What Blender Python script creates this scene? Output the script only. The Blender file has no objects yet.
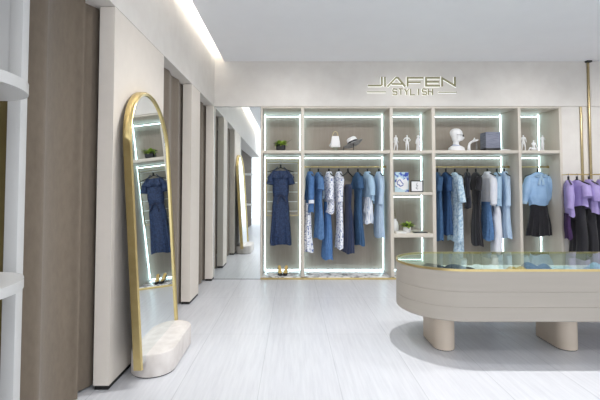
import bpy, bmesh, math, random
from math import sin, cos, pi, radians
from mathutils import Vector, Matrix
random.seed(7)
S = bpy.context.scene
COL = S.collection
H = 1.345            # camera height
D = 6.09             # plane of the wardrobe fronts
PITCH = radians(2.19)

# ------------------------------------------------------------------ helpers
def lin(c):
    r = []
    for v in c[:3]:
        v /= 255.0
        r.append(v/12.92 if v <= .04045 else ((v+.055)/1.055)**2.4)
    return (*r, 1)

MATS = {}
def mat(name, c, rough=.6, metal=0, c2=None, scale=20, detail=3, thr=None, bump=0, bscale=None,
        stretch=(1,1,1), emit=0, sheen=0, coat=0, spec=.5, voro=False):
    if name in MATS: return MATS[name]
    m = bpy.data.materials.new(name); m.use_nodes = True
    nt = m.node_tree; N = nt.nodes; L = nt.links
    b = N['Principled BSDF']
    b.inputs['Roughness'].default_value = rough
    b.inputs['Metallic'].default_value = metal
    b.inputs['Specular IOR Level'].default_value = spec
    if sheen: b.inputs['Sheen Weight'].default_value = sheen
    if coat: b.inputs['Coat Weight'].default_value = coat
    b.inputs['Base Color'].default_value = lin(c)
    tc = N.new('ShaderNodeTexCoord'); mp = N.new('ShaderNodeMapping'); mp.inputs['Scale'].default_value = stretch
    L.new(tc.outputs['Object'], mp.inputs['Vector'])
    if c2 is not None:
        if voro:
            t = N.new('ShaderNodeTexVoronoi'); t.feature = 'DISTANCE_TO_EDGE'; t.inputs['Scale'].default_value = scale
            out = t.outputs['Distance']
        else:
            t = N.new('ShaderNodeTexNoise'); t.inputs['Scale'].default_value = scale; t.inputs['Detail'].default_value = detail
            out = t.outputs['Fac']
        L.new(mp.outputs['Vector'], t.inputs['Vector'])
        r = N.new('ShaderNodeValToRGB')
        lo, hi = thr if thr else (.3, .7)
        r.color_ramp.elements[0].position = lo; r.color_ramp.elements[0].color = lin(c)
        r.color_ramp.elements[1].position = hi; r.color_ramp.elements[1].color = lin(c2)
        L.new(out, r.inputs['Fac']); L.new(r.outputs['Color'], b.inputs['Base Color'])
    if bump:
        t2 = N.new('ShaderNodeTexNoise'); t2.inputs['Scale'].default_value = bscale or 300; t2.inputs['Detail'].default_value = 2
        L.new(mp.outputs['Vector'], t2.inputs['Vector'])
        bp = N.new('ShaderNodeBump'); bp.inputs['Strength'].default_value = bump; bp.inputs['Distance'].default_value = .002
        L.new(t2.outputs['Fac'], bp.inputs['Height']); L.new(bp.outputs['Normal'], b.inputs['Normal'])
    if emit:
        b.inputs['Emission Color'].default_value = lin(c); b.inputs['Emission Strength'].default_value = emit
    MATS[name] = m
    return m

def obj(name, bm, m, parent=None, smooth=40, loc=None, rot=None):
    """link a bmesh as ONE mesh object"""
    bmesh.ops.recalc_face_normals(bm, faces=bm.faces)
    me = bpy.data.meshes.new(name); bm.to_mesh(me); bm.free()
    for p in me.polygons: p.use_smooth = True
    me.set_sharp_from_angle(angle=radians(smooth))
    if m: me.materials.append(m)
    o = bpy.data.objects.new(name, me); COL.objects.link(o)
    if parent: o.parent = parent
    if loc: o.location = loc
    if rot: o.rotation_euler = rot
    return o

def thing(name, label, cat, loc=(0,0,0), rz=0, group=None):
    o = bpy.data.objects.new(name, None); COL.objects.link(o)
    o.location = loc; o.rotation_euler = (0,0,rz); o.empty_display_size = .05
    return tag(o, label, cat, group)

def tag(o, label, cat, group=None):
    o['label'] = label; o['category'] = cat
    if group: o['group'] = group
    return o

def struct(name, bm, m, parent=None, smooth=40):
    o = obj(name, bm, m, parent, smooth); o['kind'] = 'structure'; return o

def dup(root, loc, rz=None, label=None):
    r = root.copy(); COL.objects.link(r); r.location = loc
    if rz is not None: r.rotation_euler = (0,0,rz)
    if label: r['label'] = label
    for ch in list(root.children):
        c = ch.copy(); COL.objects.link(c); c.parent = r
        for g in list(ch.children):
            d = g.copy(); COL.objects.link(d); d.parent = c
    return r

def box(bm, x0, x1, y0, y1, z0, z1, bev=0, seg=2):
    g = bmesh.ops.create_cube(bm, size=1)
    vs = g['verts']
    for v in vs:
        v.co = Vector(((x0+x1)/2+v.co.x*(x1-x0), (y0+y1)/2+v.co.y*(y1-y0), (z0+z1)/2+v.co.z*(z1-z0)))
    if bev:
        es = list({e for v in vs for e in v.link_edges})
        bmesh.ops.bevel(bm, geom=es, offset=bev, segments=seg, affect='EDGES', profile=.5)
    return bm
def BOX(*a, **k): return box(bmesh.new(), *a, **k)

def loft(bm, rings, cap0=True, cap1=True, closed=True):
    vr = [[bm.verts.new(p) for p in r] for r in rings]
    n = len(vr[0])
    for i in range(len(vr)-1):
        for j in range(n if closed else n-1):
            k = (j+1) % n
            bm.faces.new((vr[i][j], vr[i][k], vr[i+1][k], vr[i+1][j]))
    if closed and cap0: bm.faces.new(vr[0])
    if closed and cap1: bm.faces.new(vr[-1])
    return bm

def tube(bm, pts, rad, n=10, flat=1.0, cap=True):
    pts = [Vector(p) for p in pts]
    if not isinstance(rad, (list, tuple)): rad = [rad]*len(pts)
    rings = []; up = None
    for i, p in enumerate(pts):
        t = (pts[min(i+1, len(pts)-1)] - pts[max(i-1, 0)]).normalized()
        if up is None:
            up = Vector((0,0,1)) if abs(t.z) < .9 else Vector((0,1,0))
        a = t.cross(up).normalized(); up2 = a.cross(t).normalized(); up = up2
        rings.append([p + a*cos(2*pi*k/n)*rad[i] + up2*sin(2*pi*k/n)*rad[i]*flat for k in range(n)])
    return loft(bm, rings, cap, cap)

def smooth_path(pts, sub=6):
    pts = [Vector(p) for p in pts]; out = []
    for i in range(len(pts)-1):
        p0 = pts[max(i-1,0)]; p1 = pts[i]; p2 = pts[i+1]; p3 = pts[min(i+2, len(pts)-1)]
        for s in range(sub):
            t = s/sub
            out.append(.5*((2*p1)+(p2-p0)*t+(2*p0-5*p1+4*p2-p3)*t*t+(3*p1-p0-3*p2+p3)*t**3))
    out.append(pts[-1]); return out

def prism(bm, poly, axis, a, b):
    """extrude a 2D outline along an axis from a to b"""
    def P(u, v, w):
        return {'x': (w,u,v), 'y': (u,w,v), 'z': (u,v,w)}[axis]
    return loft(bm, [[P(u,v,a) for u,v in poly], [P(u,v,b) for u,v in poly]])

def stadium(x0, x1, yc, R, n=24):
    """outline with half-circle ends, centres at x0 and x1"""
    p = [(x0 + R*cos(a), yc + R*sin(a)) for a in [pi/2 + pi*i/n for i in range(n+1)]]
    p += [(x1 + R*cos(a), yc + R*sin(a)) for a in [-pi/2 + pi*i/n for i in range(n+1)]]
    return p
def stadium_y(xc, y0, y1, R, n=20):
    return [(y, x) for x, y in stadium(y0, y1, xc, R, n)]

def skin(name, verts, edges, radii, m, parent=None, sub=2, loc=None, rz=0):
    me = bpy.data.meshes.new(name); me.from_pydata(verts, edges, [])
    me.materials.append(m)
    o = bpy.data.objects.new(name, me); COL.objects.link(o)
    md = o.modifiers.new('s', 'SKIN'); md.use_smooth_shade = True
    sv = me.skin_vertices[0].data
    for i, r in enumerate(radii): sv[i].radius = (r, r) if not isinstance(r, tuple) else r
    sv[0].use_root = True
    if sub:
        s = o.modifiers.new('d', 'SUBSURF'); s.levels = sub; s.render_levels = sub
    if parent: o.parent = parent
    if loc: o.location = loc
    o.rotation_euler = (0,0,rz)
    return o

def X(px, y): return (px-293)*y/400
def Z(py, y): return H + (190.3-py)*y/400

# ------------------------------------------------------------------ materials
M_wall   = mat('plaster', (228,224,218), .75, c2=(222,217,211), scale=6, bump=.15, bscale=60)
M_panel  = mat('panel_fabric', (230,222,212), .75, c2=(227,219,209), scale=14, bump=.08, bscale=350)
M_ceil   = mat('ceiling_paint', (246,247,250), .8, c2=(244,245,248), scale=4)
M_brown  = mat('curtain_cloth', (124,112,97), .9, c2=(116,104,90), scale=40, bump=.35, bscale=500, stretch=(1,1,.4), sheen=.2)
M_dbrown = mat('dark_backing', (100,90,82), .9, c2=(92,83,75), scale=10)
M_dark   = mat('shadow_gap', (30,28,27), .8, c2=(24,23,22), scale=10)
M_cab    = mat('cabinet_lacquer', (214,207,195), .5, c2=(209,201,189), scale=9, stretch=(1,1,.2), bump=.1, bscale=80)
M_back   = mat('cabinet_back', (158,148,137), .6, c2=(151,141,130), scale=12, stretch=(3,1,.3))
M_gold   = mat('brass', (218,198,142), .3, 1, c2=(210,188,132), scale=18)
M_goldm  = mat('champagne_metal', (188,172,134), .35, .9, c2=(178,162,124), scale=18)
M_olive  = mat('olive_gold_panel', (122,108,66), .5, .3, c2=(112,99,60), scale=8)
M_tower  = mat('tower_lacquer', (214,214,212), .4, c2=(210,210,208), scale=5)
M_white  = mat('white_lacquer', (232,232,230), .4, c2=(228,228,226), scale=5)
M_fig    = mat('white_resin', (240,240,242), .4, c2=(236,236,238), scale=8)
M_led    = mat('led_diffuser', (206,238,246), .5, emit=7.5)
M_cove   = mat('cove_led', (255,252,246), .5, emit=22)
M_table  = mat('table_lacquer', (178,171,161), .55, c2=(174,167,157), scale=4, stretch=(.3,.3,8), bump=.08, bscale=50)
M_leg    = mat('table_leg_lacquer', (214,200,184), .5, c2=(208,194,177), scale=4)
M_black  = mat('black_plastic', (22,22,24), .4, c2=(27,27,29), scale=20)
M_steel  = mat('steel', (190,192,195), .25, 1, c2=(180,182,185), scale=20)
M_mirror = mat('mirror_silver', (238,243,243), .015, 1)
M_stone  = mat('pink_travertine', (222,217,213), .45, c2=(200,193,188), scale=9, detail=6, stretch=(1.2,1.2,.8), bump=.1, bscale=90)
M_mottle = mat('tray_mottled', (228,228,230), .25, c2=(120,124,126), scale=11, detail=2, stretch=(1,2.2,1), thr=(.5,.6))  # pale base board colour with mottled grey blotches

def floor_mat():
    m = bpy.data.materials.new('floor_tiles'); m.use_nodes = True
    nt = m.node_tree; N = nt.nodes; L = nt.links; b = N['Principled BSDF']
    b.inputs['Roughness'].default_value = .33
    tc = N.new('ShaderNodeTexCoord'); mp = N.new('ShaderNodeMapping')
    mp.inputs['Rotation'].default_value = (0,0,radians(90)); mp.inputs['Location'].default_value = (.0,.23,0)
    L.new(tc.outputs['Object'], mp.inputs['Vector'])
    br = N.new('ShaderNodeTexBrick'); br.offset = .0
    br.inputs['Scale'].default_value = 1; br.inputs['Brick Width'].default_value = 1.267; br.inputs['Row Height'].default_value = .552
    br.inputs['Mortar Size'].default_value = .0035; br.inputs['Mortar Smooth'].default_value = .2
    br.inputs['Color1'].default_value = lin((212,214,219)); br.inputs['Color2'].default_value = lin((208,210,215))
    br.inputs['Mortar'].default_value = lin((190,193,198))
    L.new(mp.outputs['Vector'], br.inputs['Vector'])
    m2 = N.new('ShaderNodeMapping'); m2.inputs['Rotation'].default_value = (0,0,radians(28)); m2.inputs['Scale'].default_value = (26,1.6,1)
    L.new(tc.outputs['Object'], m2.inputs['Vector'])
    no = N.new('ShaderNodeTexNoise'); no.inputs['Scale'].default_value = 1.4; no.inputs['Detail'].default_value = 7; no.inputs['Roughness'].default_value = .65
    L.new(m2.outputs['Vector'], no.inputs['Vector'])
    r = N.new('ShaderNodeValToRGB'); r.color_ramp.elements[0].position = .3; r.color_ramp.elements[0].color = lin((234,234,236))
    r.color_ramp.elements[1].position = .62; r.color_ramp.elements[1].color = (1,1,1,1)
    L.new(no.outputs['Fac'], r.inputs['Fac'])
    mx = N.new('ShaderNodeMix'); mx.data_type = 'RGBA'; mx.blend_type = 'MULTIPLY'; mx.inputs['Factor'].default_value = .75
    L.new(br.outputs['Color'], mx.inputs['A']); L.new(r.outputs['Color'], mx.inputs['B'])
    L.new(mx.outputs['Result'], b.inputs['Base Color'])
    return m

def glass_mat(name='table_glass'):
    m = bpy.data.materials.new(name); m.use_nodes = True
    nt = m.node_tree; N = nt.nodes; L = nt.links; N.remove(N['Principled BSDF'])
    tr = N.new('ShaderNodeBsdfTransparent'); tr.inputs['Color'].default_value = lin((243,249,245))
    gl = N.new('ShaderNodeBsdfGlossy'); gl.inputs['Roughness'].default_value = .02; gl.inputs['Color'].default_value = lin((236,246,240))
    fr = N.new('ShaderNodeFresnel'); fr.inputs['IOR'].default_value = 1.6
    mx = N.new('ShaderNodeMixShader')
    ge = N.new('ShaderNodeNewGeometry'); sb = N.new('ShaderNodeMath'); sb.operation = 'SUBTRACT'; sb.inputs[0].default_value = 1
    L.new(ge.outputs['Backfacing'], sb.inputs[1]); mu = N.new('ShaderNodeMath'); mu.operation = 'MULTIPLY'
    L.new(fr.outputs['Fac'], mu.inputs[0]); L.new(sb.outputs[0], mu.inputs[1])
    L.new(mu.outputs[0], mx.inputs['Fac']); L.new(tr.outputs['BSDF'], mx.inputs[1]); L.new(gl.outputs['BSDF'], mx.inputs[2])
    L.new(mx.outputs['Shader'], N['Material Output'].inputs['Surface'])
    return m

# ------------------------------------------------------------------ room shell
struct('floor', BOX(-3.5, 8, -7, 6.9, -.1, 0), floor_mat())
struct('ceiling', BOX(-1.06, 6.7, -1.6, D+.02, 3.33, 3.42), M_ceil)
bm = BOX(-2.3, 6.8, -1.6, 6.9, 3.72, 3.8); struct('trim_1', bm, M_wall)               # upper deck above the light cove
XL = -1.205
def xl(y): return XL - .0107*(D-y)
bm = bmesh.new(); prism(bm, [(xl(-3.5), -3.5), (xl(D), D+.02), (-1.75, D+.02), (-1.75, -3.5)], 'z', 2.63, 3.72)
struct('wall_left', bm, M_wall)
bm = bmesh.new(); box(bm, -1.85, -1.62, -3.5, 6.2, 0, 2.63); struct('trim_2', bm, M_dbrown)
bm = bmesh.new(); box(bm, -1.75, 6.7, D, D+.12, 2.632, 3.72); struct('wall_back', bm, M_wall)
bm = BOX(-.5, 4.7, 6.76, 6.9, 0, 2.7); struct('trim_3', bm, M_dbrown)
struct('trim_11', BOX(-1.75, -1.2, D+.032, D+.12, 0, 2.628), M_dbrown)
# right side: white panel beside the wardrobe, brass strips, side wall
struct('wall_right', BOX(6.6, 6.8, -1.6, 6.9, 0, 3.72), M_wall)
struct('trim_4', BOX(4.108, 6.6, D+.015, D+.08, 0, 2.631), M_wall)
struct('trim_5', BOX(4.40, 4.43, D-.01, D+.014, 0, 2.628, bev=.004), M_goldm)      # brass edges of the pier
struct('trim_6', BOX(4.43, 4.50, D+.0, D+.014, 0, 2.628), M_panel)
t = thing('floor_to_ceiling_pole', 'slender brass pole from floor to ceiling beside the purple tops', 'pole', (4.53, D-.016, 0))
obj('shaft', BOX(-.015, .015, -.012, .012, 0, 3.31, bev=.004), M_goldm, t)
obj('ceiling_bracket', BOX(-.04, .04, -.04, .015, 3.305, 3.33, bev=.004), M_black, t)

# slim upright wall panels of the left wall (fixed), each with a dark shadow gap at the floor
def fin(n, y0, y1, th=.105):
    bm = bmesh.new()
    o = [(xl(y0), y0), (xl(y1), y1), (xl(y1)-th, y1), (xl(y0)-th, y0)]
    prism(bm, o, 'z', .03, 2.626)
    a = struct('trim_%d' % n, bm, M_panel)
    bm = bmesh.new(); i = .006
    prism(bm, [(xl(y0)-i, y0+i), (xl(y1)-i, y1-i), (xl(y1)-th+i, y1-i), (xl(y0)-th+i, y0+i)], 'z', 0, .03)
    struct('plinth', bm, M_dark, a)
fin(7, 2.745, 3.77); fin(8, 4.775, 5.19); fin(9, 5.995, D-.003)
bm = BOX(-1.62, -1.41, 2.88, 3.55, 0, 2.63); struct('trim_10', bm, M_dbrown)

# curtains in the gaps
def curtain(path, label, z1=2.63, closed_ends=True, group='brown curtains along the left wall'):
    pts = smooth_path([(x, y, 0) for x, y in path], 7)
    bm = bmesh.new(); th = .012
    nrm = []
    for i in range(len(pts)):
        t_ = (pts[min(i+1, len(pts)-1)] - pts[max(i-1, 0)]).normalized(); nrm.append(Vector((t_.y, -t_.x, 0)))
    outl = [p for p in pts] + [pts[i]-nrm[i]*th for i in range(len(pts)-1, -1, -1)]
    rings = []
    for z in (.012, .6, 1.3, 2.0, z1):
        rings.append([Vector((p.x, p.y, z)) for p in outl])
    loft(bm, rings)
    return tag(obj('curtain', bm, M_brown, smooth=50), label, 'curtain', group)
def wave(y0, y1, xc, amp, n, ph=0):
    k = n*4
    return [(xc + amp*sin(2*pi*i/4 + ph), y0 + (y1-y0)*i/k) for i in range(k+1)]
curtain([(-1.47,2.02), (-1.445,2.12), (-1.388,2.22), (-1.43,2.30), (-1.455,2.40), (-1.455,2.5), (-1.425,2.57), (-1.378,2.61), (-1.440,2.635), (-1.425,2.70), (-1.385,2.78), (-1.39,2.82), (-1.47,2.84)],
        'large brown curtain in deep folds at the left edge of the photo')
curtain(wave(3.80, 4.86, -1.34, .014, 3), 'brown curtain in the gap just behind the leaning mirror', 2.625)
curtain(wave(5.215, 6.05, -1.335, .014, 3, .5), 'brown curtain in the narrow gap nearest the mirrored wall', 2.625)

# mirrored wall panel
t = thing('wall_mirror', 'tall frameless mirror panel filling the corner beside the wardrobe', 'mirror', ((-1.205-.495)/2, D, 0))
obj('glass', BOX(-.352, .352, .0, .03, .014, 2.618), M_mirror, t)
obj('edge_trim', box(box(box(BOX(-.354, .354, -.004, .03, 0, .014), .352, .357, -.004, .03, 0, 2.626), -.357, -.352, -.004, .03, 0, 2.626), -.354, .354, -.004, .03, 2.618, 2.626), M_steel, t)

# cove light
tag(obj('cove_light', BOX(-1.0, -.955, -3.4, D-.03, 3.425, 3.455), M_cove), 'hidden white light strip running in the ceiling cove above the left wall', 'light strip')

# ------------------------------------------------------------------ wardrobe
W = thing('display_wardrobe', 'long cream open wardrobe of five lit bays along the back wall', 'wardrobe', (0, 0, 0))
YB = 6.64
posts = [(-.492,-.467), (.122,.172), (1.478,1.528), (2.120,2.172), (3.440,3.484), (4.068,4.108)]
for i, (a, b) in enumerate(posts):
    n = 'side_panel' if i in (0, 5) else 'divider'
    obj(n, BOX(a, b, D-.01, YB+.02, .04, 2.6, bev=.003), M_cab, W)
obj('top_panel', BOX(-.492, 4.108, D-.012, YB+.02, 2.6, 2.624, bev=.003), M_cab, W)
bays = [(posts[i][1], posts[i+1][0]) for i in range(5)]
def strip_frame(x0, x1, z0, z1, sides):
    w = .009; y0, y1 = YB-.052, YB-.044
    for q in sides:
        bm = bmesh.new()
        if q == 'l': box(bm, x0+.001, x0+.001+w, y0, y1, z0+.006, z1-.006)
        if q == 'r': box(bm, x1-.001-w, x1-.001, y0, y1, z0+.006, z1-.006)
        if q == 't': box(bm, x0+.02, x1-.02, y0, y1, z1-w-.03, z1-.03)
        if q == 'b': box(bm, x0+.02, x1-.02, y0, y1, z0+.003, z0+w+.003)
        obj('light_strip', bm, M_led, W)
for i, (a, b) in enumerate(bays):
    obj('back_panel', BOX(a, b, YB, YB+.02, .04, 2.6), M_back, W)
    obj('shelf', BOX(a, b, D-.008, YB-.001, 1.908, 1.955, bev=.004), M_cab, W)
    obj('base_board', BOX(a, b, D-.006, YB-.001, .02, .04, bev=.002), M_mottle, W)
    strip_frame(a, b, 1.955, 2.6, 'ltr')
    if i == 2:
        obj('shelf', BOX(a, b, D-.008, YB-.001, 1.272, 1.318, bev=.004), M_cab, W)
        obj('shelf', BOX(a, b, D-.008, YB-.001, .631, .690, bev=.004), M_cab, W)
        strip_frame(a, b, 1.318, 1.908, 'ltr'); strip_frame(a, b, .690, 1.272, 'ltr'); strip_frame(a, b, .04, .631, 'lrb')
    else:
        strip_frame(a, b, .04, 1.908, 'ltrb')
obj('plinth', BOX(-.492, 4.108, D-.014, D+.0, .0, .03, bev=.002), M_gold, W)
obj('plinth', BOX(-.492, 4.108, D+.001, YB, .0, .019), M_cab, W)
RY, RZ = 6.36, 1.716
for (a, b) in (bays[1], bays[3], bays[4]):
    bm = bmesh.new(); tube(bm, [(a+.02, RY, RZ), (b-.02, RY, RZ)], .011, 12)
    r = obj('hanging_rail', bm, M_gold, W)
    for q in (a, b):
        bm = bmesh.new(); s = 1 if q == a else -1
        tube(bm, [(q, RY, RZ), (q+s*.022, RY, RZ)], .02, 14); obj('rail_socket', bm, M_gold, r)
# slatted ladder rack at the back of the first bay
bm = bmesh.new()
a, b = bays[0]
for x in (a+.035, b-.035): box(bm, x-.008, x+.008, 6.52, 6.545, .93, 1.86)
box(bm, a+.035, b-.035, 6.52, 6.545, .93, .946); box(bm, a+.035, b-.035, 6.52, 6.545, 1.845, 1.861)
lad = obj('ladder_frame', bm, M_goldm, W)
for k in range(6):
    z = 1.00 + k*.155
    obj('slat', BOX(a+.05, b-.05, 6.50, 6.52, z, z+.014, bev=.003), M_white, lad)
bm = bmesh.new(); tube(bm, [(a+.04, 6.53, 1.80), (b-.04, 6.53, 1.80)], .006, 8)
obj('front_rod', bm, M_goldm, lad)
bm = bmesh.new(); tube(bm, [((a+b)/2, 6.53, 1.80), ((a+b)/2, 6.36, 1.80)], .006, 8); obj('front_arm', bm, M_goldm, lad)

# ------------------------------------------------------------------ sign
M_sign = mat('sign_face', (150,146,108), .5, 0, c2=(144,140,104), scale=10)
M_halo = mat('sign_halo_light', (255,255,250), .5, emit=.55)
SG = thing('wall_sign', 'raised pale gold two-line shop lettering on the wall above the wardrobe', 'sign', (0, D, 0))
sx = lambda u: X(360+u/5.714, D); sz = lambda v: Z(70+v/5.714, D) + .0
# precise heights on the wall, allowing for the camera's small upward pitch
def zw(py, y=D):
    u = -(py-175)/400; c, s = cos(PITCH), sin(PITCH)
    return H + (s+c*u)/(c-s*u)*y
def stroke_mesh(lines, w, y0, y1):
    bm = bmesh.new()
    for ln in lines:
        ln = [Vector(p) for p in ln]
        L_, R_ = [], []
        for i, p in enumerate(ln):
            if i == 0: d = (ln[1]-p).normalized(); n_ = Vector((-d.y, d.x)); k = 1
            elif i == len(ln)-1: d = (p-ln[i-1]).normalized(); n_ = Vector((-d.y, d.x)); k = 1
            else:
                d1 = (p-ln[i-1]).normalized(); d2 = (ln[i+1]-p).normalized()
                n1 = Vector((-d1.y, d1.x)); n2 = Vector((-d2.y, d2.x)); n_ = (n1+n2).normalized(); k = min(1.8, 1/max(.3, n_.dot(n1)))
            L_.append(p+n_*w/2*k); R_.append(p-n_*w/2*k)
        for i in range(len(ln)-1):
            prism(bm, [L_[i], L_[i+1], R_[i+1], R_[i]], 'y', y0, y1)
    return bm
def letter(lines, w, ch):
    P = [[(sx(u), zw(70+v/5.714)) for u, v in ln] for ln in lines]
    o = obj('letter', stroke_mesh(P, w, -.028, -.012), M_sign, SG, 20)
    obj('letter_back_light', stroke_mesh(P, w+(.014 if w > .018 else .008), -.010, -.002), M_halo, o, 20)
big = [
 [[(48,91),(122,91),(128,86),(128,42)]],
 [[(146,42),(146,97)]],
 [[(160,97),(210,46),(220,46),(262,97)], [(184,82),(246,82)]],
 [[(276,97),(276,47),(366,47)], [(276,72),(350,72)]],
 [[(462,47),(382,47),(382,92),(462,92)], [(382,70),(456,70)]],
 [[(474,97),(474,48),(548,92),(548,42)]]]
for l in big: letter(l, .024, 0)
def sc(u0, cw): return lambda x, y: (u0 + x*cw, 110 + y*34)
cw = 24; gap = 34
st = {
 'S': [[(1,.08),(.15,.0),(0,.25),(.15,.5),(.85,.5),(1,.75),(.85,1),(0,.95)]],
 'T': [[(0,0),(1,0)],[(.5,0),(.5,1)]], 'Y': [[(0,0),(.5,.5),(1,0)],[(.5,.5),(.5,1)]],
 'L': [[(0,0),(0,1),(1,1)]], 'I': [[(.5,0),(.5,1)]], 'H': [[(0,0),(0,1)],[(1,0),(1,1)],[(0,.5),(1,.5)]]}
for i, ch in enumerate('STYLISH'):
    f = sc(190+i*gap, cw)
    letter([[f(*p) for p in ln] for ln in st[ch]], .015, ch)
for (a, b, v) in ((42,150,127), (452,556,129)):
    P = [[(sx(a), zw(70+v/5.714)), (sx(b), zw(70+v/5.714))]]
    o = obj('bar', stroke_mesh(P, .014, -.028, -.012), M_sign, SG, 20)
    obj('bar_back_light', stroke_mesh(P, .03, -.010, -.002), M_halo, o, 20)

# ------------------------------------------------------------------ display table
YC, R, XA, XB = 3.605, .445, 1.38, 3.26
TB = thing('display_table', 'long cream glass-topped display table with rounded ends on three legs', 'table', (0, 0, 0))
prof = [(0,.322),(0,.325)]
prof = [(.012,.315),(0,.325)]
for zg in (.43, .55): prof += [(0,zg-.003),(.003,zg),(0,zg+.003)]
prof += [(0,.708),(.035,.708),(.035,.60)]
bm = bmesh.new()
loft(bm, [[(x, y, z) for x, y in stadium(XA, XB, YC, R-i)] for i, z in prof])
obj('body', bm, M_table, TB, 30)
bm = bmesh.new()
rings = [[(x, y, z) for x, y in stadium(XA, XB, YC, R-i)] for i, z in ((-.003,.7085), (-.003,.7265), (.010,.7265), (.010,.7085))]
loft(bm, rings+[rings[0]], False, False); bmesh.ops.remove_doubles(bm, verts=bm.verts, dist=1e-5)
obj('brass_rim', bm, M_gold, TB, 30)
bm = bmesh.new(); prism(bm, stadium(XA, XB, YC, R-.011), 'z', .715, .7255)
obj('glass_top', bm, glass_mat(), TB, 30)
bm = bmesh.new(); prism(bm, stadium(XA, XB, YC, R-.037), 'z', .6, .6008); obj('tray_bright_sheet', bm, M_white, TB, 30)  # white sheet added to brighten the shaded recess under the glass
for x in (1.29, 2.335, 3.36):
    bm = bmesh.new()
    ol = stadium_y(x, 3.48, 3.73, .088); 
    loft(bm, [[(a, b, z) for a, b in ol] for z in (.006, .316)])
    lg = obj('leg', bm, M_leg, TB, 30)
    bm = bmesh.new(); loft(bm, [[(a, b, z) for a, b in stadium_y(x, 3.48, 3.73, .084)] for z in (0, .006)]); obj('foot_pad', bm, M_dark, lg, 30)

# folded clothes shown inside the table
def folded(x, y, rz, w, l, h, m, label):
    bm = bmesh.new(); nx, ny = 16, 16; l *= .9; y -= .06
    ph = random.random()*6; f1 = random.uniform(2,5)
    def top(u, v): return h*(.72 + .22*sin(f1*u*3+ph+v*2) * cos(v*4+ph)) * min(1, 5*min(u,1-u)+.25)**.5 * min(1, 5*min(v,1-v)+.25)**.5
    up = [[bm.verts.new(((u/nx-.5)*w*(1+.06*sin(v*.7+ph)), (v/ny-.5)*l*(1+.05*sin(u*.6+ph)), top(u/nx, v/ny))) for v in range(ny+1)] for u in range(nx+1)]
    lo = [[bm.verts.new((p.co.x*.98, p.co.y*.98, 0)) for p in r_] for r_ in up]
    for i in range(nx):
        for j in range(ny):
            bm.faces.new((up[i][j], up[i+1][j], up[i+1][j+1], up[i][j+1])); bm.faces.new((lo[i][j], lo[i][j+1], lo[i+1][j+1], lo[i+1][j]))
    for i in range(nx):
        bm.faces.new((up[i][0], lo[i][0], lo[i+1][0], up[i+1][0])); bm.faces.new((up[i][ny], up[i+1][ny], lo[i+1][ny], lo[i][ny]))
    for j in range(ny):
        bm.faces.new((up[0][j], up[0][j+1], lo[0][j+1], lo[0][j])); bm.faces.new((up[nx][j], lo[nx][j], lo[nx][j+1], up[nx][j+1]))
    return tag(obj('folded_garment', bm, m, None, 60, (x, y, .6012), (0,0,rz)), label, 'folded clothes', 'folded clothes under the table glass')

C_navy  = mat('navy_cloth', (38,52,84), .85, c2=(30,42,70), scale=30, bump=.4, sheen=.2)
C_dnavy = mat('black_navy_cloth', (30,32,46), .85, c2=(24,26,38), scale=30, bump=.4, sheen=.2)
C_black = mat('black_cloth', (30,29,36), .85, c2=(24,23,29), scale=30, bump=.4, sheen=.2)
C_white = mat('white_cloth', (232,234,240), .85, c2=(222,226,236), scale=12, bump=.4)
C_sky   = mat('sky_blue_cloth', (176,204,226), .8, c2=(160,190,216), scale=14, bump=.4)
C_pale  = mat('pale_blue_cloth', (190,212,234), .8, c2=(176,200,226), scale=14, bump=.4)
C_denim = mat('denim_cloth', (96,134,180), .85, c2=(76,112,158), scale=25, bump=.5)
C_denim2= mat('mid_blue_cloth', (90,130,182), .85, c2=(72,112,164), scale=18, bump=.5)
C_teal  = mat('teal_blue_cloth', (64,98,134), .85, c2=(50,82,118), scale=18, bump=.5)
C_patt  = mat('white_blue_print', (238,241,248), .8, c2=(96,118,172), scale=42, detail=2, thr=(.54,.62), bump=.3)
C_lace  = mat('pale_blue_lace', (208,226,238), .8, c2=(150,184,210), scale=30, detail=3, thr=(.42,.62), bump=.5)
C_stripe= mat('white_grey_stripe', (232,236,242), .8, c2=(150,170,200), scale=14, detail=1, thr=(.5,.58), stretch=(6,6,.3))
C_lilac = mat('lilac_cloth', (178,164,216), .8, c2=(164,148,204), scale=12, bump=.4)
C_plum  = mat('plum_cloth', (66,40,86), .85, c2=(56,34,74), scale=20, bump=.4)
C_must  = mat('mustard_cloth', (196,160,70), .85, c2=(182,146,60), scale=20, bump=.4)
C_blstr = mat('blue_white_check', (150,184,222), .8, c2=(52,82,128), scale=16, detail=1, thr=(.48,.56), stretch=(4,.6,1))
C_lace2 = mat('navy_lace', (44,66,104), .7, c2=(26,42,74), scale=45, detail=3, thr=(.4,.6), bump=.8, bscale=120)

folded(1.30, 3.82, .3, .24, .26, .060, C_black, 'black and white patterned garment folded at the rounded end of the table')
folded(1.50, 3.70, -.4, .26, .30, .070, C_dnavy, 'dark navy garment folded under the glass near the rounded end')
folded(1.80, 3.78, .2, .28, .34, .050, C_white, 'large white garment lying under the glass left of the mustard one')
folded(2.02, 3.66, .1, .16, .22, .060, C_must, 'mustard yellow garment folded under the table glass')
folded(2.22, 3.74, -.3, .24, .28, .080, C_navy, 'navy garment folded beside the mustard one under the glass')
folded(2.52, 3.70, .5, .30, .34, .055, C_lace, 'pale blue print garment spread under the middle of the glass')
folded(2.84, 3.72, -.2, .24, .28, .085, C_sky, 'sky blue garment folded under the glass in the right half')
folded(3.10, 3.70, .4, .24, .30, .070, C_blstr, 'blue and white checked garment folded under the glass')
folded(3.40, 3.70, 0, .26, .34, .060, C_lilac, 'lilac garment folded at the right end under the glass')

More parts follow.
